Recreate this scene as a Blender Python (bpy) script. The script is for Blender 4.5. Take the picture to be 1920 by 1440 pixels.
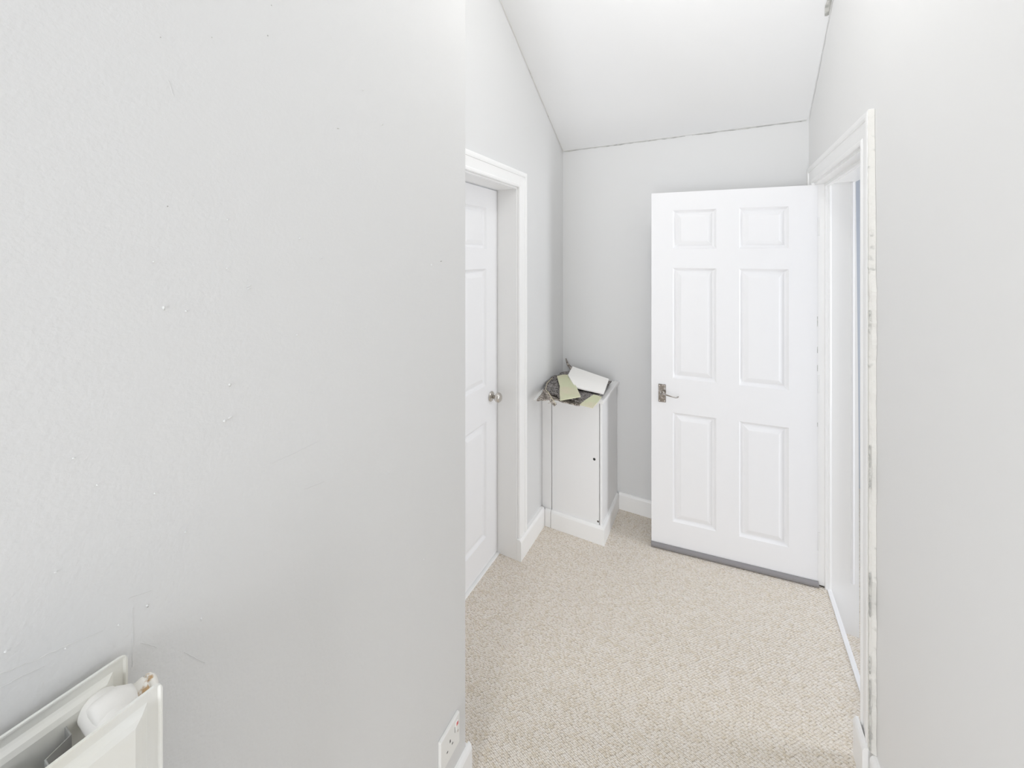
import bpy, bmesh, math, random
from mathutils import Vector, Matrix, noise
random.seed(7)
S = bpy.context.scene
COL = S.collection
for o in list(bpy.data.objects): bpy.data.objects.remove(o)

# ------------------------------------------------------------------ camera, world, lights, exposure
CAMH = 1.642; FPX = 740.0; YAW = math.radians(27.8)
cd = bpy.data.cameras.new('camera'); cam = bpy.data.objects.new('camera', cd); COL.objects.link(cam)
cd.sensor_fit = 'HORIZONTAL'; cd.sensor_width = 36.0; cd.lens = FPX / 1920 * 36
cd.shift_y = -(720 - 477) / 1920; cd.clip_start = 0.02
cam.location = (0, 0, CAMH); cam.rotation_euler = (math.radians(90), 0, YAW)
S.camera = cam

w = bpy.data.worlds.new('sky'); S.world = w; w.use_nodes = True
wn = w.node_tree
bg = wn.nodes['Background']; bg.inputs[0].default_value = (0.86, 0.92, 1.0, 1); bg.inputs[1].default_value = 1.0

def area(name, loc, rot, sx, sy, power, color=(1, 1, 1)):
    l = bpy.data.lights.new(name, 'AREA'); l.shape = 'RECTANGLE'; l.size = sx; l.size_y = sy
    l.energy = power; l.color = color
    o = bpy.data.objects.new(name, l); COL.objects.link(o); o.location = loc; o.rotation_euler = rot
    return o
# fill lamps added at unseen landing windows behind the camera, and daylight from the window of the lower room
area('landing_fill_front', (-0.22, -1.90, 1.25), (math.radians(90), 0, 0), 0.9, 2.0, 30, (0.948, 0.965, 1.0))  # unseen fill lamp, added to brighten the hall from behind the camera
area('landing_fill_side', (2.30, -0.35, 1.6), (math.radians(90), 0, math.radians(90)), 1.6, 1.5, 2.5, (0.95, 0.975, 1.0))  # weak unseen fill lamp, added at the right behind the camera
area('lower_room_window_daylight', (2.3, 2.32, 1.15), (math.radians(90), 0, math.radians(90)), 0.5, 1.7, 20, (0.946, 0.965, 1.0))
pl = bpy.data.lights.new('pendant_light', 'POINT'); pl.energy = 7.2; pl.shadow_soft_size = 0.10; pl.color = (1.0, 0.99, 0.97)
po = bpy.data.objects.new('pendant_light', pl); COL.objects.link(po); po.location = (-0.08, 1.12, 2.85)

S.cycles.max_bounces = 16; S.cycles.diffuse_bounces = 12; S.cycles.glossy_bounces = 4
S.view_settings.view_transform = 'Standard'; S.view_settings.look = 'None'
S.view_settings.gamma = 1.0; S.view_settings.use_curve_mapping = False
S.view_settings.exposure = 0.42

# ------------------------------------------------------------------ materials
def mat(name, rgb, rough=0.5, metal=0.0, bump=None, spec=0.5, var=None, coat=0.0):
    """bump=(scale, strength, distance, detail); var=(rgb2, scale, lo, hi)"""
    m = bpy.data.materials.new(name); m.use_nodes = True
    nt = m.node_tree; b = nt.nodes['Principled BSDF']
    b.inputs['Base Color'].default_value = (*rgb, 1); b.inputs['Roughness'].default_value = rough
    b.inputs['Metallic'].default_value = metal; b.inputs['Specular IOR Level'].default_value = spec
    b.inputs['Coat Weight'].default_value = coat
    tc = nt.nodes.new('ShaderNodeTexCoord')
    if var:
        n = nt.nodes.new('ShaderNodeTexNoise'); n.inputs['Scale'].default_value = var[1]; n.inputs['Detail'].default_value = 5
        nt.links.new(tc.outputs['Object'], n.inputs['Vector'])
        r = nt.nodes.new('ShaderNodeValToRGB')
        r.color_ramp.elements[0].position = var[2]; r.color_ramp.elements[0].color = (*rgb, 1)
        r.color_ramp.elements[1].position = var[3]; r.color_ramp.elements[1].color = (*var[0], 1)
        nt.links.new(n.outputs['Fac'], r.inputs['Fac']); nt.links.new(r.outputs['Color'], b.inputs['Base Color'])
    if bump:
        n = nt.nodes.new('ShaderNodeTexNoise'); n.inputs['Scale'].default_value = bump[0]
        n.inputs['Detail'].default_value = bump[3] if len(bump) > 3 else 2
        nt.links.new(tc.outputs['Object'], n.inputs['Vector'])
        bp = nt.nodes.new('ShaderNodeBump'); bp.inputs['Strength'].default_value = bump[1]; bp.inputs['Distance'].default_value = bump[2]
        nt.links.new(n.outputs['Fac'], bp.inputs['Height']); nt.links.new(bp.outputs['Normal'], b.inputs['Normal'])
    return m

M_WALL = mat('grey_wall_emulsion', (0.731, 0.731, 0.727), 0.62, bump=(170, 0.45, 0.0013, 3), spec=0.25)
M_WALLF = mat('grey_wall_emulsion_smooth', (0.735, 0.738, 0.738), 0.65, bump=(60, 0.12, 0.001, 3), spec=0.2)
M_WALLR = mat('grey_wall_emulsion_lighter', (0.83, 0.83, 0.826), 0.65, bump=(60, 0.12, 0.001, 3), spec=0.2)  # smooth wall finish with a lighter base colour, used on the right wall
M_CEIL = mat('white_ceiling_emulsion', (0.855, 0.86, 0.866), 0.8, bump=(14, 0.15, 0.003, 2), spec=0.15)
M_DOOR = mat('white_door_paint', (0.862, 0.863, 0.874), 0.42, bump=(300, 0.05, 0.0003), spec=0.4)
M_TRIM = mat('white_gloss_trim', (0.905, 0.905, 0.90), 0.33, bump=(90, 0.05, 0.0005), spec=0.45)
M_CUP = mat('white_cupboard_paint', (0.87, 0.87, 0.872), 0.45, bump=(120, 0.08, 0.0005), spec=0.35)
M_CAULK = mat('rough_filler', (0.77, 0.76, 0.725), 0.85, bump=(130, 0.6, 0.003, 5), var=((0.52, 0.52, 0.49), 34, 0.60, 0.74), spec=0.2)
M_CRACK = mat('grey_crack_and_chip', (0.42, 0.42, 0.40), 0.95, var=((0.62, 0.62, 0.59), 40, 0.45, 0.6), spec=0.1)  # grey tone shared by cracks, nicks, plaster chips and worn paint
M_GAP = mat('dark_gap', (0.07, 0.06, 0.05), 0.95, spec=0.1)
M_GREYFOAM = mat('grey_draught_fabric', (0.27, 0.26, 0.265), 0.7, bump=(220, 0.3, 0.001), spec=0.2)
M_NICKEL = mat('satin_nickel', (0.62, 0.59, 0.55), 0.22, 1.0)
M_IRON = mat('aged_chrome', (0.23, 0.205, 0.18), 0.30, 1.0, var=((0.42, 0.40, 0.38), 70, 0.45, 0.62))
M_RAD = mat('radiator_enamel', (0.80, 0.80, 0.765), 0.30, spec=0.5, var=((0.77, 0.76, 0.69), 9, 0.45, 0.7))
M_RADIN = mat('radiator_inner_steel', (0.42, 0.43, 0.42), 0.5, var=((0.28, 0.28, 0.27), 18, 0.4, 0.65))
M_PIPE = mat('painted_pipe', (0.83, 0.81, 0.76), 0.4, bump=(60, 0.35, 0.002, 4), var=((0.50, 0.33, 0.17), 70, 0.60, 0.68))
M_PIPEW = mat('painted_pipe_plain', (0.83, 0.82, 0.79), 0.45, bump=(80, 0.4, 0.0015, 4))
M_PLAST = mat('white_socket_plastic', (0.85, 0.85, 0.83), 0.3)
M_RED = mat('red_switch_flag', (0.75, 0.12, 0.13), 0.4)
M_HOLE = mat('socket_hole', (0.02, 0.02, 0.02), 0.8)
M_BLUE = mat('pale_blue_wall', (0.60, 0.63, 0.68), 0.75, spec=0.15)
M_ROOM = mat('off_white_wall', (0.74, 0.745, 0.75), 0.75, spec=0.15)
M_GREEN = mat('pale_green_fibreboard', (0.665, 0.685, 0.485), 0.9, bump=(130, 0.3, 0.001, 4), var=((0.70, 0.66, 0.50), 7, 0.45, 0.65), spec=0.1)
M_BLIP = mat('grey_wall_emulsion_blemish', (0.70, 0.70, 0.69), 0.55, spec=0.3)
M_CORD = mat('cream_thread', (0.66, 0.60, 0.45), 0.9, spec=0.1)
M_GLOW = bpy.data.materials.new('lit_bulb'); M_GLOW.use_nodes = True
_b = M_GLOW.node_tree.nodes['Principled BSDF']; _b.inputs['Emission Color'].default_value = (1, 0.97, 0.92, 1); _b.inputs['Emission Strength'].default_value = 4

def felt_mat(name, dark, light, sc):
    m = bpy.data.materials.new(name); m.use_nodes = True
    nt = m.node_tree; b = nt.nodes['Principled BSDF']; b.inputs['Roughness'].default_value = 0.95; b.inputs['Specular IOR Level'].default_value = 0.05
    tc = nt.nodes.new('ShaderNodeTexCoord')
    v = nt.nodes.new('ShaderNodeTexVoronoi'); v.inputs['Scale'].default_value = sc
    n = nt.nodes.new('ShaderNodeTexNoise'); n.inputs['Scale'].default_value = sc * 0.8; n.inputs['Detail'].default_value = 4
    nt.links.new(tc.outputs['Object'], v.inputs['Vector']); nt.links.new(tc.outputs['Object'], n.inputs['Vector'])
    sp = nt.nodes.new('ShaderNodeSeparateColor'); nt.links.new(v.outputs['Color'], sp.inputs[0])
    ad = nt.nodes.new('ShaderNodeMath'); ad.operation = 'MULTIPLY_ADD'; ad.inputs[1].default_value = 0.55
    nt.links.new(sp.outputs[0], ad.inputs[0]); 
    mu = nt.nodes.new('ShaderNodeMath'); mu.operation = 'MULTIPLY'; mu.inputs[1].default_value = 0.55
    nt.links.new(n.outputs['Fac'], mu.inputs[0]); nt.links.new(mu.outputs[0], ad.inputs[2])
    r = nt.nodes.new('ShaderNodeValToRGB'); r.color_ramp.elements[0].position = 0.38; r.color_ramp.elements[1].position = 0.78
    r.color_ramp.elements[0].color = (*dark, 1); r.color_ramp.elements[1].color = (*light, 1)
    nt.links.new(ad.outputs[0], r.inputs['Fac']); nt.links.new(r.outputs['Color'], b.inputs['Base Color'])
    bp = nt.nodes.new('ShaderNodeBump'); bp.inputs['Strength'].default_value = 0.8; bp.inputs['Distance'].default_value = 0.003
    nt.links.new(ad.outputs[0], bp.inputs['Height']); nt.links.new(bp.outputs['Normal'], b.inputs['Normal'])
    return m
M_FELT = felt_mat('charcoal_felt', (0.045, 0.04, 0.038), (0.50, 0.47, 0.46), 300)
M_FELT2 = felt_mat('brown_grey_felt', (0.12, 0.10, 0.085), (0.72, 0.66, 0.60), 300)

def ribbed_mat():
    m = bpy.data.materials.new('white_ribbed_board'); m.use_nodes = True
    nt = m.node_tree; b = nt.nodes['Principled BSDF']; b.inputs['Base Color'].default_value = (0.93, 0.92, 0.895, 1); b.inputs['Roughness'].default_value = 0.7
    return m
M_RIB = ribbed_mat()

def carpet_mat():
    m = bpy.data.materials.new('beige_loop_carpet'); m.use_nodes = True
    nt = m.node_tree; L = nt.links.new
    b = nt.nodes['Principled BSDF']; b.inputs['Roughness'].default_value = 0.95; b.inputs['Specular IOR Level'].default_value = 0.08
    b.inputs['Sheen Weight'].default_value = 0.25; b.inputs['Sheen Roughness'].default_value = 0.5
    tc = nt.nodes.new('ShaderNodeTexCoord')
    mp = nt.nodes.new('ShaderNodeMapping'); mp.inputs['Rotation'].default_value = (0, 0, math.radians(27)); mp.inputs['Scale'].default_value = (112, 196, 100)
    L(tc.outputs['Object'], mp.inputs['Vector'])
    # wobble the rows a little
    wz = nt.nodes.new('ShaderNodeTexNoise'); wz.inputs['Scale'].default_value = 14; wz.inputs['Detail'].default_value = 2
    L(tc.outputs['Object'], wz.inputs['Vector'])
    vm = nt.nodes.new('ShaderNodeVectorMath'); vm.operation = 'MULTIPLY_ADD'; vm.inputs[1].default_value = (0.9, 0.9, 0)
    L(wz.outputs['Color'], vm.inputs[0]); L(mp.outputs['Vector'], vm.inputs[2])
    v = nt.nodes.new('ShaderNodeTexVoronoi'); v.voronoi_dimensions = '2D'; v.feature = 'F1'; v.inputs['Scale'].default_value = 1.0; v.inputs['Randomness'].default_value = 0.45
    L(vm.outputs['Vector'], v.inputs['Vector'])
    sp = nt.nodes.new('ShaderNodeSeparateColor'); L(v.outputs['Color'], sp.inputs[0])
    big = nt.nodes.new('ShaderNodeTexNoise'); big.inputs['Scale'].default_value = 26; big.inputs['Detail'].default_value = 8; big.inputs['Roughness'].default_value = 0.72
    L(tc.outputs['Object'], big.inputs['Vector'])
    mx = nt.nodes.new('ShaderNodeMath'); mx.operation = 'MULTIPLY_ADD'; mx.inputs[1].default_value = 0.36
    m2 = nt.nodes.new('ShaderNodeMath'); m2.operation = 'MULTIPLY'; m2.inputs[1].default_value = 0.68
    L(big.outputs['Fac'], m2.inputs[0]); L(sp.outputs[0], mx.inputs[0]); L(m2.outputs[0], mx.inputs[2])
    r = nt.nodes.new('ShaderNodeValToRGB'); cr = r.color_ramp
    cr.elements[0].position = 0.22; cr.elements[0].color = (0.72, 0.625, 0.485, 1)
    cr.elements[1].position = 0.80; cr.elements[1].color = (0.93, 0.88, 0.82, 1)
    e = cr.elements.new(0.5); e.color = (0.865, 0.795, 0.705, 1)
    L(mx.outputs[0], r.inputs['Fac'])
    # the backing showing between loops
    g = nt.nodes.new('ShaderNodeMapRange'); g.inputs['From Min'].default_value = 0.42; g.inputs['From Max'].default_value = 0.75
    g.inputs['To Min'].default_value = 0.0; g.inputs['To Max'].default_value = 0.9
    L(v.outputs['Distance'], g.inputs['Value'])
    mc = nt.nodes.new('ShaderNodeMix'); mc.data_type = 'RGBA'; mc.inputs[7].default_value = (0.42, 0.345, 0.26, 1)
    L(g.outputs['Result'], mc.inputs[0]); L(r.outputs['Color'], mc.inputs[6]); L(mc.outputs[2], b.inputs['Base Color'])
    inv = nt.nodes.new('ShaderNodeMath'); inv.operation = 'SUBTRACT'; inv.inputs[0].default_value = 1.0; L(v.outputs['Distance'], inv.inputs[1])
    bp = nt.nodes.new('ShaderNodeBump'); bp.inputs['Strength'].default_value = 1.0; bp.inputs['Distance'].default_value = 0.004
    L(inv.outputs[0], bp.inputs['Height']); L(bp.outputs['Normal'], b.inputs['Normal'])
    return m
M_CARPET = carpet_mat()

# ------------------------------------------------------------------ helpers
def obj(name, bm, m, parent=None, smooth=False, label=None, kind=None, bevel=0):
    me = bpy.data.meshes.new(name)
    bmesh.ops.recalc_face_normals(bm, faces=bm.faces)
    bm.to_mesh(me); bm.free()
    me.materials.append(m)
    if smooth:
        for p in me.polygons: p.use_smooth = True
    o = bpy.data.objects.new(name, me); COL.objects.link(o)
    if parent: o.parent = parent
    if label: o['label'] = label
    if kind: o['kind'] = kind
    if bevel:
        md = o.modifiers.new('bevel', 'BEVEL'); md.width = bevel; md.segments = 2; md.limit_method = 'ANGLE'; md.angle_limit = math.radians(40)
    return o
def empty(name, loc=(0, 0, 0), rz=0):
    o = bpy.data.objects.new(name, None); COL.objects.link(o); o.location = loc; o.rotation_euler = (0, 0, rz)
    o.empty_display_size = 0.1
    return o
def tag(o, label=None, cat=None, group=None, kind=None):
    if label: o['label'] = label
    if cat: o['category'] = cat
    if group: o['group'] = group
    if kind: o['kind'] = kind
    return o
def bx(bm, x0, x1, y0, y1, z0, z1):
    vs = [bm.verts.new(p) for p in ((x0,y0,z0),(x1,y0,z0),(x1,y1,z0),(x0,y1,z0),(x0,y0,z1),(x1,y0,z1),(x1,y1,z1),(x0,y1,z1))]
    for f in ((0,3,2,1),(4,5,6,7),(0,1,5,4),(1,2,6,5),(2,3,7,6),(3,0,4,7)): bm.faces.new([vs[i] for i in f])
    return bm
def box(*a): return bx(bmesh.new(), *a)
def prism_x(bm, yz, x0, x1):
    """polygon in the (y,z) plane extruded along x"""
    a = [bm.verts.new((x0, y, z)) for y, z in yz]; b = [bm.verts.new((x1, y, z)) for y, z in yz]
    n = len(yz); bm.faces.new(a); bm.faces.new(b[::-1])
    for i in range(n): bm.faces.new((a[i], a[(i+1) % n], b[(i+1) % n], b[i]))
    return bm
def prism_z(bm, xy, z0, z1):
    a = [bm.verts.new((x, y, z0)) for x, y in xy]; b = [bm.verts.new((x, y, z1)) for x, y in xy]
    n = len(xy); bm.faces.new(a); bm.faces.new(b[::-1])
    for i in range(n): bm.faces.new((a[i], a[(i+1) % n], b[(i+1) % n], b[i]))
    return bm
def tube(bm, pts, r, seg=10, radii=None):
    pts = [Vector(p) for p in pts]; rings = []; up = None
    for i, p in enumerate(pts):
        d = (pts[min(i+1, len(pts)-1)] - pts[max(i-1, 0)]).normalized()
        if up is None: up = d.orthogonal().normalized()
        else: up = (up - d * up.dot(d)).normalized()
        s = d.cross(up); rr = radii[i] if radii else r
        rings.append([bm.verts.new(p + (up * math.cos(t) + s * math.sin(t)) * rr) for t in [2*math.pi*k/seg for k in range(seg)]])
    for a, b in zip(rings, rings[1:]):
        for k in range(seg): bm.faces.new((a[k], a[(k+1) % seg], b[(k+1) % seg], b[k]))
    bm.faces.new(rings[0]); bm.faces.new(rings[-1][::-1])
    return bm
def lathe(bm, prof, origin, axis, seg=24):
    """prof = [(distance along axis, radius)]"""
    ax = Vector(axis).normalized(); u = ax.orthogonal().normalized(); s = ax.cross(u); o = Vector(origin); rings = []
    for d, r in prof:
        rings.append([bm.verts.new(o + ax*d + (u*math.cos(t) + s*math.sin(t)) * max(r, 1e-4)) for t in [2*math.pi*k/seg for k in range(seg)]])
    for a, b in zip(rings, rings[1:]):
        for k in range(seg): bm.faces.new((a[k], a[(k+1) % seg], b[(k+1) % seg], b[k]))
    bm.faces.new(rings[0]); bm.faces.new(rings[-1][::-1])
    return bm

# ------------------------------------------------------------------ the measured place (metres; x right, y along the corridor)
XL, XR, YB = -0.965, 0.417, 2.59          # far left wall, right wall, back wall
XN, YN = -0.692, 1.008                    # near left wall face and the end corner of it
D1a, D1b = 1.115, 1.885                   # left doorway
D2a, D2b = 1.670, 2.440                   # right doorway
HEAD = 1.990
ZTOP = 3.55
LOW = -0.19                               # lower floor of the room beyond the right doorway
def ceil(x, y):
    s = 0.614 + 0.09 * (x + 0.957) / 1.37
    s = min(max(s, 0.60), 0.72)
    return min(ZTOP, 2.357 + s * (YB - y)) if y < YB else 2.357
def top_profile(x, y0, y1):
    s = min(max(0.614 + 0.09 * (x + 0.957) / 1.37, 0.60), 0.72)
    yk = YB - (ZTOP - 2.357) / s
    pts = [(y1, ceil(x, y1))]
    if y0 < yk < y1: pts.append((yk, ZTOP))
    pts.append((y0, ceil(x, y0)))
    return pts

# floors
bm = bmesh.new(); bx(bm, -1.2, 0.463, -2.0, YB + 0.12, -0.10, 0.0); bx(bm, 0.463, 2.4, -2.0, 0.9, -0.10, 0.0)
fl = tag(obj('floor', bm, M_CARPET), kind='structure')
tag(obj('floor_lower_room', box(0.5, 2.4, 0.9, 4.0, LOW - 0.1, LOW), M_CARPET), kind='structure')

# far left wall with the doorway
bm = bmesh.new()
prism_x(bm, [(YN, 0), (D1a - 0.015, 0), (D1a - 0.015, HEAD + 0.02), (D1b + 0.015, HEAD + 0.02), (D1b + 0.015, 0), (YB, 0)] + top_profile(XL, YN, YB), XL - 0.165, XL)
wl = tag(obj('wall_left', bm, M_WALLF), kind='structure')
# near left wall: the big plane of the foreground
bm = bmesh.new()
prism_x(bm, [(-2.0, 0), (YN, 0)] + top_profile(XN, -2.0, YN), XL - 0.165, XN)
wnl = tag(obj('wall_near_left', bm, M_WALL, bevel=0.004), kind='structure')
# back wall
bm = bmesh.new(); bx(bm, XL - 0.165, XR, YB, YB + 0.12, 0, 2.357)
wb = tag(obj('wall_back', bm, M_WALLF), kind='structure')
# right wall with the doorway; it ends where the landing opens behind the camera
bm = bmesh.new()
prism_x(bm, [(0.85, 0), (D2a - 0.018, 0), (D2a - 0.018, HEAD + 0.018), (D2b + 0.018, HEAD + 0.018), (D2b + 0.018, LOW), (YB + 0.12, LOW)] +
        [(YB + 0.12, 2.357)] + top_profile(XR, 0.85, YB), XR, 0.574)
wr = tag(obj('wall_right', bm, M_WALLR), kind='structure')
# landing behind the camera
bm = bmesh.new()
bx(bm, XL - 0.165, 2.4, -2.12, -2.0, 0, 0.25); bx(bm, XL - 0.165, 2.4, -2.12, -2.0, 2.25, ZTOP)
bx(bm, XL - 0.165, -0.67, -2.12, -2.0, 0.25, 2.25); bx(bm, 0.23, 2.4, -2.12, -2.0, 0.25, 2.25)
tag(obj('wall_behind', bm, M_WALLF), kind='structure')
bm = bmesh.new()
bx(bm, 2.4, 2.52, -2.12, 0.9, -0.1, 0.85); bx(bm, 2.4, 2.52, -2.12, 0.9, 2.35, ZTOP); bx(bm, 2.4, 2.52, -2.12, -1.15, 0.85, 2.35); bx(bm, 2.4, 2.52, 0.45, 0.9, 0.85, 2.35)
tag(obj('wall_landing_side', bm, M_WALLF), kind='structure')
tag(obj('wall_landing_front', box(0.574, 2.52, 0.85, 0.97, LOW, ZTOP), M_WALLF), kind='structure')
def window(name, cx, cy, cz, wd, ht, along_x):
    e = tag(empty(name, (cx, cy, cz)), kind='structure')
    def b(a0, a1, z0, z1, t0=-0.03, t1=0.03):
        return box(a0, a1, t0, t1, z0, z1) if along_x else box(t0, t1, a0, a1, z0, z1)
    for a in ((-wd/2, -wd/2+.06, -ht/2, ht/2), (wd/2-.06, wd/2, -ht/2, ht/2), (-wd/2+.06, wd/2-.06, ht/2-.06, ht/2), (-wd/2+.06, wd/2-.06, -ht/2, -ht/2+.06), (-.03, .03, -ht/2+.06, ht/2-.06)):
        obj('window_frame', b(*a), M_TRIM, e)
window('fill_window_1', -0.22, -2.06, 1.25, 0.9, 2.0, True)  # unseen window, made up to frame the front fill lamp
window('fill_window_2', 2.46, -0.35, 1.6, 1.6, 1.5, False)  # unseen window, made up to frame the side fill lamp

# sloping ceiling that flattens above the landing
bm = bmesh.new()
NX = 6
ys = [YB + 0.12, YB] + [YB - 0.1 * k for k in range(1, 20)] + [0.5, 0.2, -0.5, -1.2, -2.12]
def strip(x0, x1, ylist, nx):
    g = [[bm.verts.new((x0 + (x1-x0)*i/nx, y, (ceil(x0 + (x1-x0)*i/nx, y)))) for i in range(nx + 1)] for y in ylist]
    t = [[bm.verts.new(v.co + Vector((0, 0, 0.1))) for v in row] for row in g]
    for G in (g, t):
        for j in range(len(ylist) - 1):
            for i in range(nx): bm.faces.new((G[j][i], G[j][i+1], G[j+1][i+1], G[j+1][i]))
    for j in range(len(ylist) - 1):
        for i in (0, nx): bm.faces.new((g[j][i], g[j+1][i], t[j+1][i], t[j][i]))
    for j in (0, len(ylist) - 1):
        for i in range(nx): bm.faces.new((g[j][i], g[j][i+1], t[j][i+1], t[j][i]))
strip(XL - 0.165, 0.574, ys, 8)
bx(bm, 0.574, 2.52, -2.12, 0.97, ZTOP, ZTOP + 0.1)
ce = tag(obj('ceiling', bm, M_CEIL, smooth=False), kind='structure')

# lower room beyond the right doorway
tag(obj('wall_lower_room_far', box(0.574, 2.52, 4.0, 4.1, LOW, 2.3), M_BLUE), kind='structure')
tag(obj('wall_lower_room_side', box(2.4, 2.52, 0.97, 4.0, LOW, 2.3), M_BLUE), kind='structure')
tag(obj('wall_lower_room_near', box(0.46, 0.574, YB + 0.12, 4.1, LOW, 2.3), M_BLUE), kind='structure')
tag(obj('ceiling_lower_room', box(0.574, 2.52, 0.97, 4.1, 2.3, 2.4), M_ROOM), kind='structure')

# ragged filler along the ceiling joints
def ragged(name, fn, n, wmin, wmax, m, parent, skip=0.0, thick=0.002):
    """fn(t) -> (point, across, normal)"""
    bm = bmesh.new(); rows = []
    for i in range(n + 1):
        t = i / n; p, a, nn = fn(t); p = Vector(p); a = Vector(a); nn = Vector(nn)
        wv = wmin + (wmax - wmin) * max(0, 0.5 + 0.9 * noise.noise(Vector((t * n * 0.31, 3.3 * len(name), 0))))
        wob = 0.0018 * noise.noise(Vector((t * n * 0.5, 9, len(name))))
        rows.append([bm.verts.new(p + a * wob), bm.verts.new(p + a * (wob + wv * .5) + nn * thick), bm.verts.new(p + a * (wob + wv))])
    for i in range(n):
        if skip and noise.noise(Vector((i * 0.23, len(name), 5))) > skip: continue
        for k in (0, 1): bm.faces.new((rows[i][k], rows[i][k+1], rows[i+1][k+1], rows[i+1][k]))
    for v in [v for v in bm.verts if not v.link_faces]: bm.verts.remove(v)
    return obj(name, bm, m, parent, smooth=True)
def back_joint(t):
    x = XL + 0.01 + (XR - XL - 0.02) * t
    return (x, YB - 0.0015, 2.3555), (0, 0, -1), (0, -1, 0)
ragged('filler_crack', back_joint, 110, 0.0015, 0.0065, M_CRACK, wb, skip=0.35)
def back_joint2(t):
    x = XL + 0.01 + (XR - XL - 0.02) * t
    return (x, YB - 0.004, ceil(x, YB - 0.004) - 0.001), (0, -0.85, 0.53), (0, -0.53, -0.85)
ragged('filler_bead', back_joint2, 90, 0.004, 0.010, M_TRIM, wb, skip=0.5)
def right_joint(t):
    y = 2.575 - 0.56 * t
    return (XR - 0.0015, y, ceil(XR, y) - 0.001), (0, -0.2, -1), (-1, 0, 0)
ragged('filler_bead', right_joint, 70, 0.004, 0.015, M_TRIM, wr, skip=0.45)
def right_gap(t):
    y = 2.14 - 0.5 * t
    return (XR - 0.002, y, ceil(XR, y) + 0.0), (-1, 0, -0.15), (0, 0.2, -1)
ragged('filler_crack', right_gap, 50, 0.012, 0.02, M_CRACK, wr)
def left_joint(t):
    y = 2.585 - 1.4 * t
    return (XL + 0.0015, y, ceil(XL, y) - 0.001), (0, -0.2, -1), (1, 0, 0)
ragged('filler_bead', left_joint, 90, 0.003, 0.007, M_CAULK, wl, skip=0.5)

# blemishes of the big near wall: paint drips, nicks and scratches (measured in y, z)
CF = Vector((-math.sin(YAW), math.cos(YAW), 0)); CR = Vector((math.cos(YAW), math.sin(YAW), 0))
def ray(px, py): return CF + CR * ((px - 960) / FPX) + Vector((0, 0, (477 - py) / FPX))
def on_x(px, py, x):
    d = ray(px, py); k = x / d.x; return Vector((x, d.y * k, CAMH + d.z * k))
def on_z(px, py, z):
    d = ray(px, py); k = (z - CAMH) / d.z; return Vector((d.x * k, d.y * k, z))
bm = bmesh.new(); dk = bmesh.new()
def blob(b, p, ry, rz, rx, rot=0.0):
    seg = 8; rings = []
    for h, s in ((0, 1), (0.6, 0.85), (1, 0.35)):
        ring = []
        for k in range(seg):
            t = 2 * math.pi * k / seg; q = 1 + 0.25 * noise.noise(Vector((k * 1.7, p.y * 91, p.z * 77)))
            yy = math.cos(t) * ry * s * q; zz = math.sin(t) * rz * s * q
            ring.append(b.verts.new((p.x + rx * h, p.y + yy * math.cos(rot) - zz * math.sin(rot), p.z + yy * math.sin(rot) + zz * math.cos(rot))))
        rings.append(ring)
    for a, c in zip(rings, rings[1:]):
        for k in range(seg): b.faces.new((a[k], a[(k+1) % seg], c[(k+1) % seg], c[k]))
    b.faces.new(rings[-1])
for px, py, a, c in ((431, 721, 2.6, 2.6), (427, 412, 1.8, 1.8), (307, 577, 2.5, 4), (349, 583, 2, 2), (557, 628, 2, 2), (426, 503, 1.5, 1.2), (603, 484, 1.5, 1.5),
                     (467, 536, 5, 1.5), (467, 541, 4, 1.2), (432, 782, 5.5, 1.4), (421, 789, 2.5, 3), (795, 1049, 2, 2), (276, 1135, 2.2, 2.2), (138, 859, 2.5, 1.5),
                     (182, 909, 1.5, 1.5), (290, 925, 1.6, 1.6), (122, 1216, 1.5, 1.5), (11, 1221, 3, 2), (377, 1161, 1.5, 3.5), (562, 447, 1.5, 1.5), (809, 497, 1.2, 3),
                     (680, 168, 2, 1.6), (348, 997, 2.5, 1.2), (105, 1072, 3, 1.2), (716, 233, 1.3, 1.3), (222, 1172, 1.6, 1.6), (288, 491, 1.6, 1.6), (730, 885, 1.4, 1.4)):
    p = on_x(px, py, XN); sc = (p - Vector((0, 0, CAMH))).dot(CF) / FPX
    blob(bm, p, a * sc * 0.9, c * sc * 0.9, 0.0022, 0.25 if a > 3 else 0)
for px, py, a, c in ((634, 241, 3.2, 0.9), (827, 490, 2.6, 0.9), (314, 387, 1.4, 1.4), (502, 67, 1.3, 1.5), (397, 70, 1.2, 1.2), (301, 70, 1.2, 1.2), (717, 234, 0.8, 1.2),
                     (431, 724, 2.0, 0.9), (308, 581, 1.5, 1.0), (277, 1138, 1.4, 0.8), (509, 10, 0.9, 1.3)):
    p = on_x(px, py, XN); sc = (p - Vector((0, 0, CAMH))).dot(CF) / FPX
    blob(dk, p, a * sc, c * sc, 0.0006, 0.15)
obj('paint_drips', bm, M_BLIP, wnl, smooth=True, kind='stuff')
obj('wall_nicks', dk, M_CRACK, wnl, kind='stuff')
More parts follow.
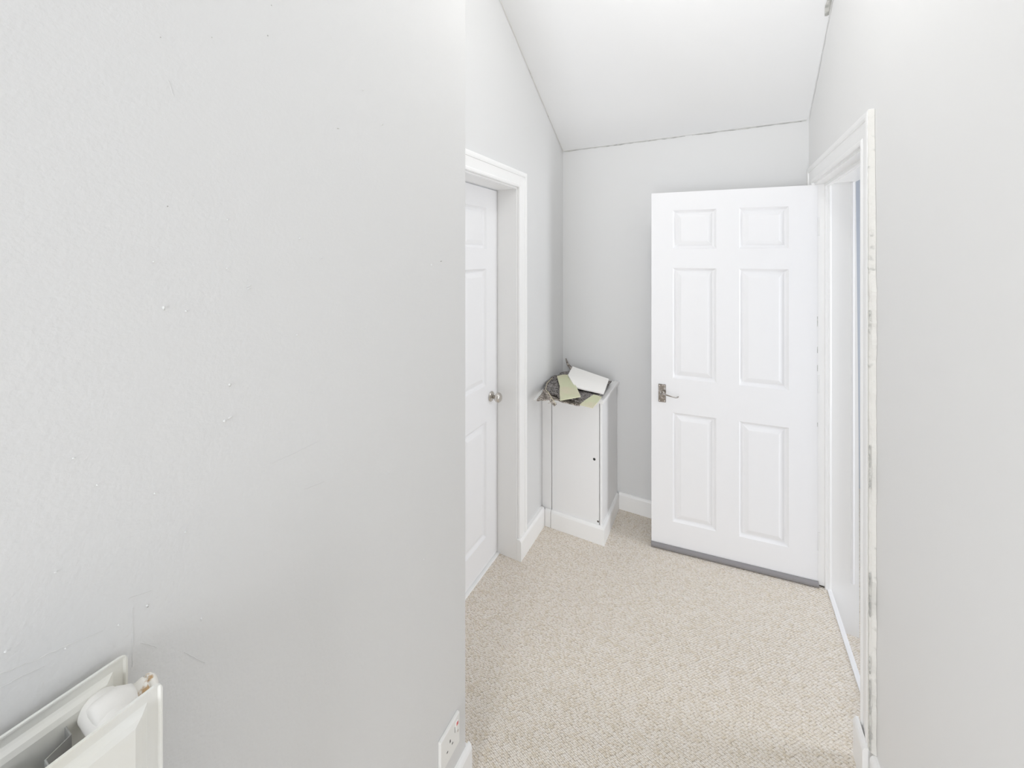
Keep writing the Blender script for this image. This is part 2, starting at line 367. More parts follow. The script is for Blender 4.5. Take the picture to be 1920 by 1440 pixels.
# hairline scratches and the edge of an old patch by the radiator
bm = bmesh.new()
for pts in (((0, 1263), (60, 1240), (140, 1204), (200, 1180)), ((248, 1140), (250, 1190), (247, 1260)), ((0, 1290), (40, 1268), (90, 1246)),
            ((570, 918), (612, 901)), ((316, 150), (326, 185)), ((346, 1222), (390, 1246)), ((508, 870), (560, 846), (600, 826)), ((240, 1122), (290, 1105)), ((265, 1205), (300, 1216))):
    q = [on_x(a, b, XN + 0.0002) for a, b in pts]; dense = []
    for a, b in zip(q, q[1:]):
        for k in range(8): dense.append(a.lerp(b, k / 8) + Vector((0, 0.0012 * noise.noise(a * 50 + Vector((k, 0, 0))), 0.0012 * noise.noise(b * 60 + Vector((0, k, 0))))))
    tube(bm, dense, 0.00035, 6)
obj('scratches', bm, M_BLIP, wnl, kind='stuff')

# ------------------------------------------------------------------ joinery of the setting
ARCH = [(0, 0.0), (0, 0.011), (0.004, 0.014), (0.012, 0.015), (0.016, 0.013), (0.018, 0.0105), (0.030, 0.0115), (0.058, 0.0135), (0.062, 0.0135), (0.063, 0.0165),
        (0.070, 0.0185), (0.080, 0.0185), (0.086, 0.017), (0.0885, 0.014), (0.0885, 0.0)]
def architrave(name, xw, sgn, ya, yb, h, parent=None, z0=0.0):
    """one mesh per leg and head, mitred; sgn = direction out of the wall"""
    e = tag(empty(name), kind='structure')
    def leg(y, s):
        bm = bmesh.new()
        a = [bm.verts.new((xw + sgn * t, y + s * q, z0)) for q, t in ARCH]
        b = [bm.verts.new((xw + sgn * t, y + s * q, h + q)) for q, t in ARCH]
        for i in range(len(ARCH) - 1): bm.faces.new((a[i], a[i+1], b[i+1], b[i]))
        bm.faces.new(a); bm.faces.new((a[0], a[-1], b[-1], b[0])); bm.faces.new(b)
        obj('casing', bm, M_TRIM, e)
    leg(ya, -1); leg(yb, 1)
    bm = bmesh.new()
    a = [bm.verts.new((xw + sgn * t, ya - q, h + q)) for q, t in ARCH]
    b = [bm.verts.new((xw + sgn * t, yb + q, h + q)) for q, t in ARCH]
    for i in range(len(ARCH) - 1): bm.faces.new((a[i], a[i+1], b[i+1], b[i]))
    bm.faces.new((a[0], a[-1], b[-1], b[0])); bm.faces.new(a); bm.faces.new(b)
    obj('head_casing', bm, M_TRIM, e)
    return e
architrave('trim_1', XL, 1, D1a - 0.010, D1b + 0.008, HEAD + 0.012)
architrave('trim_2', XR, -1, D2a - 0.002, D2b + 0.002, HEAD + 0.008)

# linings
def lining(name, x0, x1, ya, yb, h, t, zf):
    e = tag(empty(name), kind='structure')
    obj('jamb', box(x0, x1, ya - t, ya, zf[0], h), M_TRIM, e); obj('jamb', box(x0, x1, yb, yb + t, zf[1], h), M_TRIM, e)
    obj('head', box(x0, x1, ya - t, yb + t, h, h + t), M_TRIM, e)
    return e
l1 = lining('trim_3', XL - 0.165, XL - 0.001, D1a, D1b, HEAD + 0.004, 0.0145, (0, 0))
l2 = lining('trim_4', 0.4165, 0.575, D2a, D2b, HEAD, 0.0175, (0, LOW))
# the far edge of the hinge jamb leans outward towards the floor, closed by a thin packing piece
bm = bmesh.new(); q = [(0.575, LOW), (0.588, LOW), (0.5865, 0.55), (0.5835, 1.05), (0.5755, 1.9), (0.575, 1.9)]
a = [bm.verts.new((x, D2b, z)) for x, z in q]; b = [bm.verts.new((x, D2b + 0.0175, z)) for x, z in q]
bm.faces.new(a); bm.faces.new(b)
for i in range(len(q)): j = (i + 1) % len(q); bm.faces.new((a[i], a[j], b[j], b[i]))
obj('packing_piece', bm, M_TRIM, l2)
obj('jamb_foot_shade', box(0.434, 0.4545, D2b - 0.003, D2b - 0.0002, 0.0005, 0.005), M_GAP, l2)  # dark strip painting in the shade of the gap under the jamb
# moulded stop bead of the right doorway, ends on the threshold
stop = [(0.4550, 0), (0.4550, 0.012), (0.4570, 0.014), (0.4640, 0.014), (0.4655, 0.0095), (0.4685, 0.0095), (0.470, 0.0125), (0.4755, 0.0125), (0.4785, 0.009), (0.4825, 0.006), (0.4835, 0)]
bm = bmesh.new(); prism_z(bm, [(x, D2b - t) for x, t in stop], 0.001, HEAD); obj('stop_bead', bm, M_TRIM, l2)
bm = bmesh.new(); prism_z(bm, [(x, D2a + t) for x, t in stop], 0.001, HEAD); obj('stop_bead', bm, M_TRIM, l2)
bm = bmesh.new()
a = [bm.verts.new((x, D2a + 0.014, HEAD - t)) for x, t in stop]; b = [bm.verts.new((x, D2b - 0.014, HEAD - t)) for x, t in stop]
bm.faces.new(a); bm.faces.new(b)
for i in range(len(stop)): j = (i + 1) % len(stop); bm.faces.new((a[i], a[j], b[j], b[i]))
obj('stop_bead', bm, M_TRIM, l2)
# half-round strip on the outer edge of the hinge jamb
bm = bmesh.new(); prism_z(bm, [(0.5625 + 0.007 * math.cos(t), D2b - 0.009 * math.sin(t)) for t in [math.pi * k / 8 for k in range(9)]], 0.062, HEAD - 0.001)
obj('edge_strip', bm, M_DOOR, l2, smooth=False)
# threshold nosing with the riser of the step down
bm = bmesh.new(); bx(bm, 0.463, 0.482, D2a - 0.017, D2b + 0.0, -0.022, 0.004); bx(bm, 0.463, 0.474, D2a - 0.017, D2b, LOW, -0.022)
tag(obj('trim_5', bm, M_DOOR, bevel=0.002), kind='structure')
# white strip at the foot of the left door
tag(obj('trim_6', box(XL - 0.132, XL - 0.104, D1a + 0.001, D1b - 0.001, 0, 0.007), M_TRIM, bevel=0.002), kind='structure')
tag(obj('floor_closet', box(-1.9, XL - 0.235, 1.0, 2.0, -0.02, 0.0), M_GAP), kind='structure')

# skirting boards
def skirt_prof(h, t): return [(0, 0), (t, 0), (t, h - 0.014), (t - 0.003, h - 0.006), (t - 0.008, h), (0, h)]
def skirt_y(name, xw, sgn, y0, y1, h, t):        # runs along y on a wall at x = xw
    bm = bmesh.new(); pr = skirt_prof(h, t)
    a = [bm.verts.new((xw + sgn * q, y0, z)) for q, z in pr]; b = [bm.verts.new((xw + sgn * q, y1, z)) for q, z in pr]
    bm.faces.new(a); bm.faces.new(b)
    for i in range(len(pr)): j = (i+1) % len(pr); bm.faces.new((a[i], a[j], b[j], b[i]))
    return tag(obj(name, bm, M_TRIM), kind='structure')
def skirt_x(name, yw, x0, x1, h, t, sgn=-1):     # runs along x on a wall at y = yw
    bm = bmesh.new(); pr = skirt_prof(h, t)
    a = [bm.verts.new((x0, yw + sgn * q, z)) for q, z in pr]; b = [bm.verts.new((x1, yw + sgn * q, z)) for q, z in pr]
    bm.faces.new(a); bm.faces.new(b)
    for i in range(len(pr)): j = (i+1) % len(pr); bm.faces.new((a[i], a[j], b[j], b[i]))
    return tag(obj(name, bm, M_TRIM), kind='structure')
skirt_y('baseboard_left', XL, 1, D1b + 0.0, 2.205, 0.112, 0.026)
skirt_x('baseboard_back', YB, -0.578, XR - 0.02, 0.105, 0.016)
skirt_y('baseboard_right_near', 0.400, -1, 1.573, D2a - 0.002, 0.132, 0.014)
skirt_y('baseboard_right', XR, -1, 0.85, 1.560, 0.132, 0.017)
skirt_y('baseboard_near_left', XN, 1, -2.0, YN + 0.014, 0.13, 0.014)
skirt_x('baseboard_corner', YN, XL - 0.0, XN, 0.13, 0.014, 1)
# rough plaster edge between the right casing and the near wall
bm = bmesh.new(); rows = []
for i in range(121):
    z = 0.132 + (2.085 - 0.132) * i / 120
    wv = 0.021 + 0.007 * noise.noise(Vector((0, 0, z * 9))) + 0.005 * noise.noise(Vector((3, 0, z * 33)))
    wv *= min(1, max(0.35, (2.0 - z) * 1.4 + 0.35))
    yb = D2a - 0.002 - 0.0885 + 0.004
    rows.append([bm.verts.new(v) for v in ((XR - 0.0005, yb, z), (XR - 0.0165, yb, z), (XR - 0.0155 + 0.002 * noise.noise(Vector((1, z * 40, 0))), yb - wv * 0.6, z),
                                           (XR - 0.010 + 0.004 * noise.noise(Vector((7, z * 30, 0))), yb - wv * 0.85, z), (XR - 0.0005, yb - wv, z))])
for r0, r1 in zip(rows, rows[1:]):
    for k in range(4): bm.faces.new((r0[k], r0[k+1], r1[k+1], r1[k]))
bm.faces.new(rows[0]); bm.faces.new(rows[-1])
obj('plaster_edge', bm, M_CAULK, wr)
bm = bmesh.new()
for z, l, wd in ((1.02, .10, .004), (0.96, .05, .005), (0.62, .13, .007), (0.30, .12, .004), (0.19, .09, .005), (1.46, .03, .003), (0.40, .05, .003)):
    for k in range(6): blob(bm, Vector((XR - 0.0145, D2a - 0.104 - 0.004 * random.random(), z + l * (k - 3) / 6)), wd * (0.5 + 0.5 * random.random()), l / 9, -0.0028)
obj('plaster_chips', bm, M_CRACK, wr, kind='stuff')

# ------------------------------------------------------------------ six-panel doors
def panel_mesh(u0, u1, z0, z1, t):
    """moulded panel with the same relief on both faces; local u along x, front face at y = 0, back at y = t"""
    bm = bmesh.new()
    rel = [(0, 0.0002), (0.003, 0.003), (0.008, 0.0085), (0.012, 0.0115), (0.016, 0.0122), (0.019, 0.0115), (0.023, 0.0085), (0.038, 0.0032), (0.043, 0.0020)]
    def rings(front):
        rs = []
        for ins, d in rel:
            y = d if front else t - d
            rs.append([bm.verts.new(p) for p in ((u0+ins, y, z0+ins), (u1-ins, y, z0+ins), (u1-ins, y, z1-ins), (u0+ins, y, z1-ins))])
        for a, b in zip(rs, rs[1:]):
            for k in range(4): bm.faces.new((a[k], a[(k+1) % 4], b[(k+1) % 4], b[k]))
        bm.faces.new(rs[-1]); return rs[0]
    f = rings(True); b = rings(False)
    for k in range(4): bm.faces.new((f[k], f[(k+1) % 4], b[(k+1) % 4], b[k]))
    return bm
US = (0.112, 0.327, 0.435, 0.655); ZS = (0.160, 0.766, 0.955, 1.567, 1.672, 1.886)
def leaf(parent, W, Z0, Z1, T, us=US, zs=ZS, mirror=False):
    if mirror: us = tuple(W - u for u in us[::-1])
    ux = [0] + list(us) + [W]; zx = [Z0] + list(zs) + [Z1]
    holes = {(i, j) for i in (1, 3) for j in (1, 3, 5)}
    bm = bmesh.new(); V = {}
    for s, y in ((0, 0.0), (1, T)):
        for i, u in enumerate(ux):
            for j, z in enumerate(zx): V[s, i, j] = bm.verts.new((u, y, z))
    for i in range(5):
        for j in range(7):
            if (i, j) in holes:
                for (a, b) in (((i, j), (i+1, j)), ((i+1, j), (i+1, j+1)), ((i+1, j+1), (i, j+1)), ((i, j+1), (i, j))):
                    bm.faces.new((V[0, *a], V[0, *b], V[1, *b], V[1, *a]))
            else:
                for s in (0, 1): bm.faces.new((V[s, i, j], V[s, i+1, j], V[s, i+1, j+1], V[s, i, j+1]))
    for j in range(7):
        for i in (0, 5): bm.faces.new((V[0, i, j], V[0, i, j+1], V[1, i, j+1], V[1, i, j]))
    for i in range(5):
        for j in (0, 7): bm.faces.new((V[0, i, j], V[0, i+1, j], V[1, i+1, j], V[1, i, j]))
    lf = obj('leaf', bm, M_DOOR, parent)
    for i in (1, 3):
        for j in (1, 3, 5):
            e = 0.00005
            obj('panel', panel_mesh(ux[i]+e, ux[i+1]-e, zx[j]+e, zx[j+1]-e, T), M_DOOR, lf)
    return lf

# closed left door: local x runs from the lock side towards the camera (-y), front faces +x
d1 = tag(empty('door_1', (XL - 0.120, D1b - 0.003, 0), math.radians(-90)), kind='structure')
# local +x -> world -y ; local +y (thickness) must go to world -x : rotation -90: x->-y, y->+x, so mirror by using a negative thickness
def flip_y(o):
    for v in o.data.vertices: v.co.y *= -1
    o.data.flip_normals()
lf = leaf(d1, 0.764, 0.010, HEAD - 0.001, 0.035)
flip_y(lf)
for c in lf.children: flip_y(c)
# knob set
kn = empty('knob', (0, 0, 0)); kn.parent = d1; kn.location = (0.064, 0, 0.882)
obj('rosette', lathe(bmesh.new(), [(0.0, 0.027), (0.003, 0.027), (0.006, 0.024), (0.008, 0.017), (0.010, 0.012)], (0, 0, 0), (0, 1, 0)), M_NICKEL, kn, smooth=True)
obj('handle_knob', lathe(bmesh.new(), [(0.009, 0.010), (0.024, 0.009), (0.028, 0.013), (0.032, 0.021), (0.039, 0.0255), (0.047, 0.026), (0.053, 0.0235), (0.057, 0.019), (0.0575, 0.013), (0.056, 0.008), (0.056, 0.001)], (0, 0, 0), (0, 1, 0)), M_NICKEL, kn, smooth=True)

# open right door, hinged on the far jamb
A = Vector((-0.343, 2.339, 0)); B = Vector((0.4305, 2.4318, 0)); dd = (B - A).normalized()
d2 = tag(empty('door_2', A, math.atan2(dd.y, dd.x)), kind='structure')
lf2 = leaf(d2, 0.775, 0.021, 1.986, 0.035)
# grey draught strip wrapping the foot of the leaf
prof = [(0.036, 0.003), (0.0352, 0.0205), (-0.0006, 0.0205), (-0.0006, 0.027), (-0.006, 0.0268), (-0.012, 0.0245), (-0.0165, 0.020), (-0.018, 0.014), (-0.017, 0.008), (-0.013, 0.003), (-0.006, 0.0008), (0.010, 0.0006)]
bm = bmesh.new()
a = [bm.verts.new((-0.002, y, z)) for y, z in prof]; b = [bm.verts.new((0.777, y, z)) for y, z in prof]
bm.faces.new(a); bm.faces.new(b)
for i in range(len(prof)): j = (i+1) % len(prof); bm.faces.new((a[i], a[j], b[j], b[i]))
obj('draught_excluder', bm, M_GREYFOAM, d2, smooth=False)
# lever handle (both sides of the leaf)
for side in (0, 1):
    s = -1 if side == 0 else 1; y0 = 0.0 if side == 0 else 0.035
    h = empty('lever_handle'); h.parent = d2
    x0, x1, za, zb = 0.037, 0.076, 0.817, 0.917
    bm = box(x0, x1, min(y0, y0 + s*0.006), max(y0, y0 + s*0.006), za, zb); obj('backplate', bm, M_IRON, h, bevel=0.002)
    obj('boss', lathe(bmesh.new(), [(0.006, 0.0135), (0.012, 0.013), (0.016, 0.0095), (0.046, 0.008), (0.050, 0.0085)], (0.0565, y0, 0.872), (0, s, 0), 16), M_NICKEL, h, smooth=True)
    pts = [(0.050, 0.876), (0.0565, 0.876), (0.075, 0.8745), (0.095, 0.870), (0.112, 0.866), (0.125, 0.865), (0.134, 0.868), (0.140, 0.873)]
    obj('lever', tube(bmesh.new(), [(u, y0 + s * 0.048, z) for u, z in pts], 0.004, 10, [0.005, 0.0055, 0.0038, 0.003, 0.0028, 0.003, 0.0038, 0.0032]), M_NICKEL if side else M_IRON, h, smooth=True)
    for u, z in ((0.043, 0.825), (0.070, 0.825), (0.043, 0.909), (0.070, 0.909)):
        obj('screw', lathe(bmesh.new(), [(0.006, 0.0032), (0.0072, 0.003), (0.0076, 0.0015)], (u, y0, z), (0, s, 0), 10), M_NICKEL, h)
# hinges
for z in (0.22, 1.0, 1.78):
    obj('hinge', lathe(bmesh.new(), [(0, 0.005), (0.09, 0.005)], (0.7812, 0.009, z - 0.045), (0, 0, 1), 12), M_TRIM, d2, smooth=False)
# jamb-foot gap shade is a dark strip on the lining; here flecks of worn paint on the hinge edge
bm = bmesh.new()
for z, l in ((1.31, .05), (1.17, .03), (1.08, .03), (0.80, .02)): bx(bm, 0.7735, 0.7756, -0.0006, 0.001, z - l/2, z + l/2)
obj('worn_paint', bm, M_CRACK, d2, kind='stuff')

# ------------------------------------------------------------------ boxed cupboard in the corner
CT = 0.816
cb = tag(empty('cupboard', (-0.76, 2.40, 0)), 'low white painted corner cupboard with a plain door and skirting round its foot', 'cupboard')
def cbx(name, m, *a, bevel=0.0015, label=None, parent=cb, off=(-0.76, 2.40, 0)):
    x0, x1, y0, y1, z0, z1 = a
    return obj(name, box(x0-off[0], x1-off[0], y0-off[1], y1-off[1], z0, z1), m, parent, bevel=bevel, label=label)
cbx('filler_stile', M_CUP, XL + 0.001, -0.9025, 2.222, 2.25, 0.0, CT - 0.02)
cdoor = cbx('cupboard_door', M_CUP, -0.8975, -0.6095, 2.221, 2.245, 0.0, CT - 0.024)
cbx('side_panel', M_CUP, -0.6055, -0.592, 2.218, YB - 0.001, 0.0, CT - 0.02, bevel=0.003)
cbx('carcass', M_GAP, XL + 0.002, -0.607, 2.25, YB - 0.002, 0.001, CT - 0.022, bevel=0)
tp = cbx('top_board', M_TRIM, XL + 0.001, -0.582, 2.206, YB - 0.001, CT - 0.020, CT - 0.001, bevel=0.004)
cbx('edge_lipping', M_TRIM, -0.608, -0.5785, 2.203, YB - 0.001, CT - 0.014, CT + 0.003, bevel=0.003)
# skirting that returns round the foot
bm = bmesh.new(); pr = skirt_prof(0.102, 0.016)
path = [(-0.8985, 2.221, 0, -1), (-0.592, 2.221, 1, -1), (-0.592, YB - 0.018, 1, 0)]
rg = [[bm.verts.new((x + dx*q + 0.76, y + dy*q - 2.40, z)) for q, z in pr] for x, y, dx, dy in path]
for a, b in zip(rg, rg[1:]):
    for i in range(len(pr)): j = (i+1) % len(pr); bm.faces.new((a[i], a[j], b[j], b[i]))
bm.faces.new(rg[0]); bm.faces.new(rg[-1])
obj('skirting', bm, M_TRIM, cb)
bm = bmesh.new(); a = [bm.verts.new((XL + 0.027 + 0.76, 2.221 - q - 2.40, z)) for q, z in pr]; b = [bm.verts.new((-0.9015 + 0.76, 2.221 - q - 2.40, z)) for q, z in pr]
bm.faces.new(a); bm.faces.new(b)
for i in range(len(pr)): j = (i+1) % len(pr); bm.faces.new((a[i], a[j], b[j], b[i]))
obj('skirting', bm, M_TRIM, cb)
obj('finger_hole', lathe(bmesh.new(), [(0.0, 0.0075), (0.0006, 0.0075), (0.0008, 0.004)], (-0.638 + 0.76, 2.2211 - 2.40, 0.468), (0, -1, 0), 18), M_HOLE, cdoor)
obj('chipped_corner', lathe(bmesh.new(), [(0.0, 0.006), (0.0006, 0.0055), (0.0008, 0.002)], (-0.616 + 0.76, 2.2211 - 2.40, 0.118), (0, -1, 0), 7), M_GAP, cdoor)
bm = bmesh.new(); prev = None
for i in range(61):     # open joint against the back wall
    z = 0.12 + 0.66 * i / 60
    wv = max(0.0, 0.0012 + 0.002 * noise.noise(Vector((0, 4, z * 18)))) + (0.004 * max(0, (z - 0.70) / 0.08) if z > .70 else 0)
    row = [bm.verts.new((-0.5915 + 0.76, YB - 0.004 - 2.40, z)), bm.verts.new((-0.5915 + 0.76, YB - 0.004 - wv - 2.40, z))]
    if prev: bm.faces.new((prev[0], prev[1], row[1], row[0]))
    prev = row
obj('open_joint', bm, M_CRACK, cb)

# ------------------------------------------------------------------ offcuts heaped on the cupboard
def sheet(name, pts, th, m, label, cat, sub=3, amp=0.0, freq=20, floor_z=CT + 0.004, group=None, seed=0.0, ymax=YB - 0.004):
    """pts: (px, py, z) outline; built at its true place above the cupboard"""
    P = []
    for px, py, z in pts:
        p = on_z(px, py, z); P.append(p)
    c = sum(P, Vector()) / len(P)
    bm = bmesh.new(); vs = [bm.verts.new(p) for p in P]; f = bm.faces.new(vs)
    bmesh.ops.triangulate(bm, faces=[f])
    for _ in range(sub): bmesh.ops.subdivide_edges(bm, edges=bm.edges[:], cuts=1, use_grid_fill=True); bmesh.ops.triangulate(bm, faces=bm.faces[:])
    for v in bm.verts:
        if amp:
            v.co.z += amp * noise.noise(v.co * freq + Vector((seed, 0, 0)))
            v.co.x += amp * 0.8 * noise.noise(v.co * freq * 4 + Vector((seed, 5, 0))); v.co.y += amp * 0.8 * noise.noise(v.co * freq * 4 + Vector((seed, 9, 0)))
        if v.co.y > 2.195 : v.co.z = max(v.co.z, floor_z + (0.0))
        v.co.y = min(v.co.y, ymax); v.co.x = max(v.co.x, XL + 0.004)
        if v.co.z < floor_z + .02: v.co.x = min(v.co.x, max(-0.610, -9)) if v.co.y > 2.19 else v.co.x
    r = bmesh.ops.extrude_face_region(bm, geom=bm.faces[:])
    for g in r['geom']:
        if isinstance(g, bmesh.types.BMVert): g.co.z += th
    for v in bm.verts: v.co -= c
    o = obj(name, bm, m); o.location = c
    tag(o, label, cat, group)
    return o
sheet('board_scrap', [(1001, 750, .8165), (1013, 732, .8165), (1026, 717, .8165), (1052, 728, .8165), (1040, 745, .8165), (1018, 748, .8165)], 0.0015, M_TRIM,
      'thin white scrap lying under the felt at the left front corner of the cupboard', 'offcut', sub=2, floor_z=CT + 0.0002)
sheet('felt_offcut', [(1006, 752, .8195), (1016, 738, .820), (1034, 728, .822), (1070, 735, .822), (1108, 742, .822), (1098, 754, .815), (1086, 762, .800), (1073, 759, .802), (1056, 756, .810), (1046, 751, .8195), (1030, 750, .8195), (1018, 751, .8195)],
      0.006, M_FELT2, 'lighter brown-grey felt offcut hanging over the front edge of the cupboard', 'offcut', sub=3, amp=0.004, freq=30, seed=2)
sheet('felt_offcut', [(1018, 734, .832), (1024, 718, .838), (1032, 708, .842), (1044, 705, .842), (1056, 699, .842), (1067, 698, .846), (1100, 712, .836), (1137, 716, .832), (1150, 716, .832), (1136, 728, .832), (1130, 745, .831), (1114, 744, .830), (1100, 750, .826), (1086, 756, .822), (1074, 750, .826), (1048, 746, .832), (1032, 738, .833)],
      0.007, M_FELT, 'large dark grey felt offcut spread under the green and white boards', 'offcut', sub=4, amp=0.007, freq=26, seed=5)
sheet('fibreboard_offcut', [(1113, 741, .845), (1128, 745, .845), (1120, 756, .843), (1111, 766, .838), (1100, 763, .838), (1087, 760, .838), (1098, 751, .843)],
      0.0045, M_GREEN, 'small pale green board offcut poking over the cupboard front by the right side', 'offcut', sub=2, amp=0.001)
sheet('fibreboard_offcut', [(1044.3, 706.7, .862), (1056, 704, .863), (1068, 704.5, .864), (1080, 725, .860), (1088.5, 744.5, .852), (1070, 748, .851), (1050.4, 751.4, .849), (1049, 738, .853), (1049.5, 724, .857)],
      0.006, M_GREEN, 'pale green ragged-edged board offcut leaning against the white ribbed piece', 'offcut', sub=2, amp=0.0015)
# white ribbed board: ribs are real ridges
C0, C1, C2, C3 = on_z(1074, 687, .893), on_z(1141.8, 710.8, .872), on_z(1131.7, 737.5, .851), on_z(1078, 725.5, .862)
C3b = on_z(1065, 703, .880)
ctr = (C0 + C1 + C2 + C3) / 4
bm = bmesh.new(); NR = 20; rows = []
def edgeL(t): return C0.lerp(C3b, min(1, t / 0.45)) if t < 0.45 else C3b.lerp(C3, (t - 0.45) / 0.55)
for i in range(NR * 2 + 1):
    t = i / (NR * 2); a = edgeL(t); b = C1.lerp(C2, t); h = 0.0035 if i % 2 else 0.0
    rows.append([bm.verts.new(a + Vector((0, 0, h)) - ctr), bm.verts.new(b + Vector((0, 0, h)) - ctr), bm.verts.new(b - Vector((0, 0, .007)) - ctr), bm.verts.new(a - Vector((0, 0, .007)) - ctr)])
for r0, r1 in zip(rows, rows[1:]):
    for k in range(4): bm.faces.new((r0[k], r0[(k+1) % 4], r1[(k+1) % 4], r1[k]))
bm.faces.new(rows[0]); bm.faces.new(rows[-1])
rb = obj('ribbed_board', bm, M_RIB); rb.location = ctr
tag(rb, 'white finely ribbed board piece lying on top of the heap on the cupboard', 'offcut')
# frayed upright strip in the corner, twisted strip hanging over the front, pale thread
def strand(name, pts, r, m, label, cat, fray=0.0, seg=8):
    P = [on_z(*p) for p in pts]; D = []
    for a, b in zip(P, P[1:]):
        for k in range(6): D.append(a.lerp(b, k / 6) + Vector([r * 0.35 * noise.noise((a + b) * 40 + Vector((k * 1.3, q * 9, 0))) for q in range(3)]))
    D.append(P[-1]); c = P[0].copy(); bm = bmesh.new()
    rad = [r * (0.75 + 0.4 * abs(noise.noise(Vector((i * .7, 1, r * 99))))) for i in range(len(D))]
    tube(bm, [p - c for p in D], r, seg, rad)
    if fray:
        for _ in range(int(fray)):
            i = random.randrange(2, len(D)); q = D[i] - c
            tube(bm, [q, q + Vector((random.uniform(-1, 1), random.uniform(-1, 1), random.uniform(-.6, .8))) * r * 2.0], 0.0012, 4)
    o = obj(name, bm, m, smooth=True); o.location = c; return tag(o, label, cat)
strand('felt_strip', [(1020, 733, .850), (1026, 739, .852), (1033, 750, .838), (1041, 760, .815)], 0.011, M_FELT2, 'twisted frayed felt strip drooping over the cupboard front at the left', 'offcut', fray=22)
def corner_strip():
    P = [Vector((-0.875, 2.565, .845)), Vector((-0.905, 2.575, .868)), Vector((-0.925, 2.577, .885)), Vector((-0.940, 2.578, .925))]
    bm = bmesh.new(); c = P[0]; D = []
    for a, b in zip(P, P[1:]):
        for k in range(5): D.append(a.lerp(b, k / 5))
    D.append(P[-1])
    tube(bm, [p - c for p in D], .01, 8, [0.013 - 0.009 * i / (len(D)-1) + 0.0025 * noise.noise(Vector((i, 0, 3))) for i in range(len(D))])
    o = obj('felt_strip', bm, M_FELT2, smooth=True); o.location = c
    tag(o, 'frayed felt strip standing up in the wall corner behind the green board', 'offcut')
corner_strip()
strand('thread', [(1036, 708, .853), (1026, 718, .852), (1023, 730, .862), (1029, 737, .866), (1033, 744, .860), (1042, 758, .838)], 0.0022, M_CORD, 'pale cream thread curling over the dark felt near the left wall', 'thread', seg=6)

# ------------------------------------------------------------------ radiator on the near left wall
RY = 0.218                                   # right-hand end of both panels
rad = tag(empty('radiator', (XN, -0.25, 0.60)), 'white double-panel radiator with rolled top edges on the near grey wall', 'radiator')
def rad_panel(xc, ztop, face):
    L = 0.95; t = 0.006; ht = 0.58
    bm = bmesh.new()
    # relief seen from the room side: (distance from the end, height below the top)
    def relief(y, z):
        e = min(y, L - y, z, ht - z)         # distance to the nearest edge
        if e < 0.004: return 0.004
        if e < 0.014: return 0.0015
        if e < 0.026: return 0.0015 + 0.0075 * math.sin((e - 0.014) / 0.012 * math.pi / 2)
        base = 0.009
        if e > 0.050 and z > 0.05 and face:
            k = ((y - 0.05) % 0.0333) / 0.0333
            base -= 0.0075 * min(1, max(0, (0.5 - abs(k - 0.5) - 0.12) / 0.14)) * min(1, (z - 0.05) / 0.02)
        return base
    YS = [0, .002, .004, .008, .013, .016, .020, .026, .036, .046] + [0.05 + 0.0333 * k / 7 for k in range(1, 180) if 0.05 + 0.0333 * k / 7 < L - 0.05] + [L-.046, L-.026, L-.02, L-.013, L-.004, L]
    ZS_ = [0, .002, .004, .008, .013, .016, .020, .026, .04, .05, .056, .063, .07, .1, .2, .35, .5, .53, ht - .026, ht - .02, ht - .013, ht - .004, ht]
    G = [[None] * len(ZS_) for _ in YS]
    for i, y in enumerate(YS):
        for j, z in enumerate(ZS_):
            cy, cz = y, z
            rr = 0.008                        # rounded corner
            if y < rr and z < rr:
                q = Vector((rr - y, rr - z)); 
                if q.length > rr: q = q.normalized() * rr
                cy, cz = rr - q.x, rr - q.y
            G[i][j] = bm.verts.new((xc + relief(y, z) - XN, RY - cy + 0.25, ztop - cz - 0.60))
    for i in range(len(YS) - 1):
        for j in range(len(ZS_) - 1): bm.faces.new((G[i][j], G[i+1][j], G[i+1][j+1], G[i][j+1]))
    r = bmesh.ops.extrude_face_region(bm, geom=bm.faces[:])
    for g in r['geom']:
        if isinstance(g, bmesh.types.BMVert): g.co.x -= 0.0035
    return obj('panel', bm, M_RAD, rad, smooth=False)
rad_panel(-0.676, 1.131, False)
rad_panel(-0.581, 1.143, True)
ox, oy, oz = -XN, 0.25, -0.60
def rp(x, y, z): return (x + ox, y + oy, z + oz)
# convector fins between the panels
bm = bmesh.new()
for k in range(20):
    y = 0.163 - 0.042 * k
    pts = [(-0.668, y), (-0.650, y), (-0.642, y - 0.021), (-0.624, y - 0.021), (-0.616, y), (-0.590, y)]
    q = [bm.verts.new(rp(x, yy, 1.098)) for x, yy in pts]; q2 = [bm.verts.new(rp(x, yy, 0.60)) for x, yy in pts]
    for i in range(len(pts) - 1): bm.faces.new((q[i], q[i+1], q2[i+1], q2[i]))
o = obj('convector_fins', bm, M_RADIN, rad)
md = o.modifiers.new('solid', 'SOLIDIFY'); md.thickness = 0.0015
obj('inner_channel', box(-0.664+ox, -0.600+ox, -0.72+oy, 0.105+oy, 1.010+oz, 1.030+oz), M_RADIN, rad, bevel=0.004)
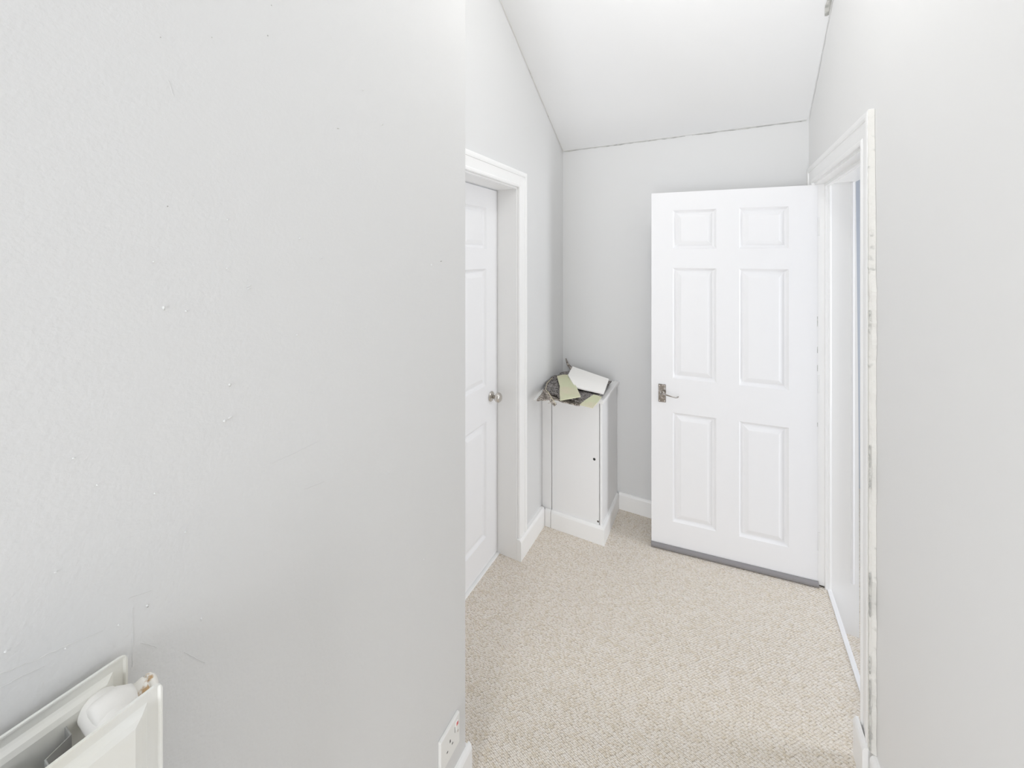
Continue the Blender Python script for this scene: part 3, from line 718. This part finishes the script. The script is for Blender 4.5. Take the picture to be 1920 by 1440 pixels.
# crosspiece joining the two panels at the end, its tee and the bleed plug
obj('cross_pipe', lathe(bmesh.new(), [(0, 0.015), (0.006, 0.018), (0.03, 0.018), (0.070, 0.018), (0.076, 0.015)], rp(-0.667, 0.188, 1.098), (1, 0, 0), 24), M_PIPEW, rad, smooth=True)
tee = obj('tee', lathe(bmesh.new(), [(-0.016, 0.013), (-0.015, 0.0205), (-0.010, 0.0230), (0.0, 0.0238), (0.010, 0.0230), (0.016, 0.0190), (0.022, 0.0155)], rp(-0.637, 0.190, 1.098), (0, 1, 0), 24), M_PIPEW, rad, smooth=True)
plug = obj('bleed_plug', lathe(bmesh.new(), [(0, 0.0132), (0.009, 0.0132), (0.010, 0.0138), (0.0125, 0.0140), (0.0133, 0.0122), (0.0148, 0.0122), (0.0156, 0.0142), (0.020, 0.0130), (0.0232, 0.009), (0.0235, 0.001)], rp(-0.637, 0.210, 1.098), (0, 1, 0), 20), M_PIPE, rad, smooth=True, label='rust-flecked plug')
obj('cross_pipe', lathe(bmesh.new(), [(0, 0.012), (0.004, 0.0135), (0.07, 0.0135), (0.084, 0.012)], rp(-0.667, 0.020, 1.072), (1, 0, 0), 20), M_PIPEW, rad, smooth=True)
obj('bracket', box(-0.6905+ox, -0.680+ox, 0.03+oy, 0.06+oy, 0.75+oz, 1.08+oz), M_RAD, rad)

# ------------------------------------------------------------------ wall socket
sk = tag(empty('wall_socket', (XN, 0.917, 0.245)), 'white single switched wall socket with a red mark low on the grey wall', 'socket')
obj('faceplate', box(0.0, 0.010, -0.045, 0.045, -0.045, 0.045), M_PLAST, sk, bevel=0.0025)
sw = obj('switch', box(0.010, 0.0135, 0.022, 0.034, 0.012, 0.034), M_PLAST, sk, bevel=0.001)
obj('switch_flag', box(0.0135, 0.0138, 0.024, 0.032, 0.024, 0.033), M_RED, sw, label='red mark on the switch')
obj('pin_hole', box(0.010, 0.0102, 0.020, 0.0215, 0.006, 0.022), M_HOLE, sk)
obj('pin_hole', box(0.010, 0.0102, -0.004, 0.000, 0.002, 0.010), M_HOLE, sk)
obj('pin_hole', box(0.010, 0.0102, 0.006, 0.012, -0.013, -0.0095), M_HOLE, sk)
obj('pin_hole', box(0.010, 0.0102, -0.018, -0.012, -0.013, -0.0095), M_HOLE, sk)
obj('screw', lathe(bmesh.new(), [(0.010, 0.003), (0.0108, 0.0028)], (0, 0.035, -0.002), (1, 0, 0), 10), M_NICKEL, sk)

# ------------------------------------------------------------------ pendant lamp above the frame
pd = tag(empty('pendant_lamp', (-0.08, 1.12, 2.87)), 'plain pendant bulb hanging on a white flex from the sloping ceiling', 'lamp')
hz_ = ceil(-0.08, 1.12) - 2.87
obj('flex', tube(bmesh.new(), [(0, 0, 0.17), (0, 0, hz_)], 0.003, 8), M_PLAST, pd)
obj('ceiling_rose', lathe(bmesh.new(), [(-0.03, 0.02), (-0.015, 0.04), (0.0, 0.045)], (0, 0, hz_ - 0.03), (0, 0, 1)), M_PLAST, pd)
obj('bulb_holder', lathe(bmesh.new(), [(0, 0.018), (0.03, 0.02), (0.05, 0.008)], (0, 0, 0.13), (0, 0, 1)), M_PLAST, pd, smooth=True)
obj('bulb', lathe(bmesh.new(), [(0, 0.002), (0.006, 0.014), (0.02, 0.022), (0.03, 0.022), (0.05, 0.012), (0.055, 0.010)], (0, 0, 0.08), (0, 0, 1)), M_GLOW, pd, smooth=True)
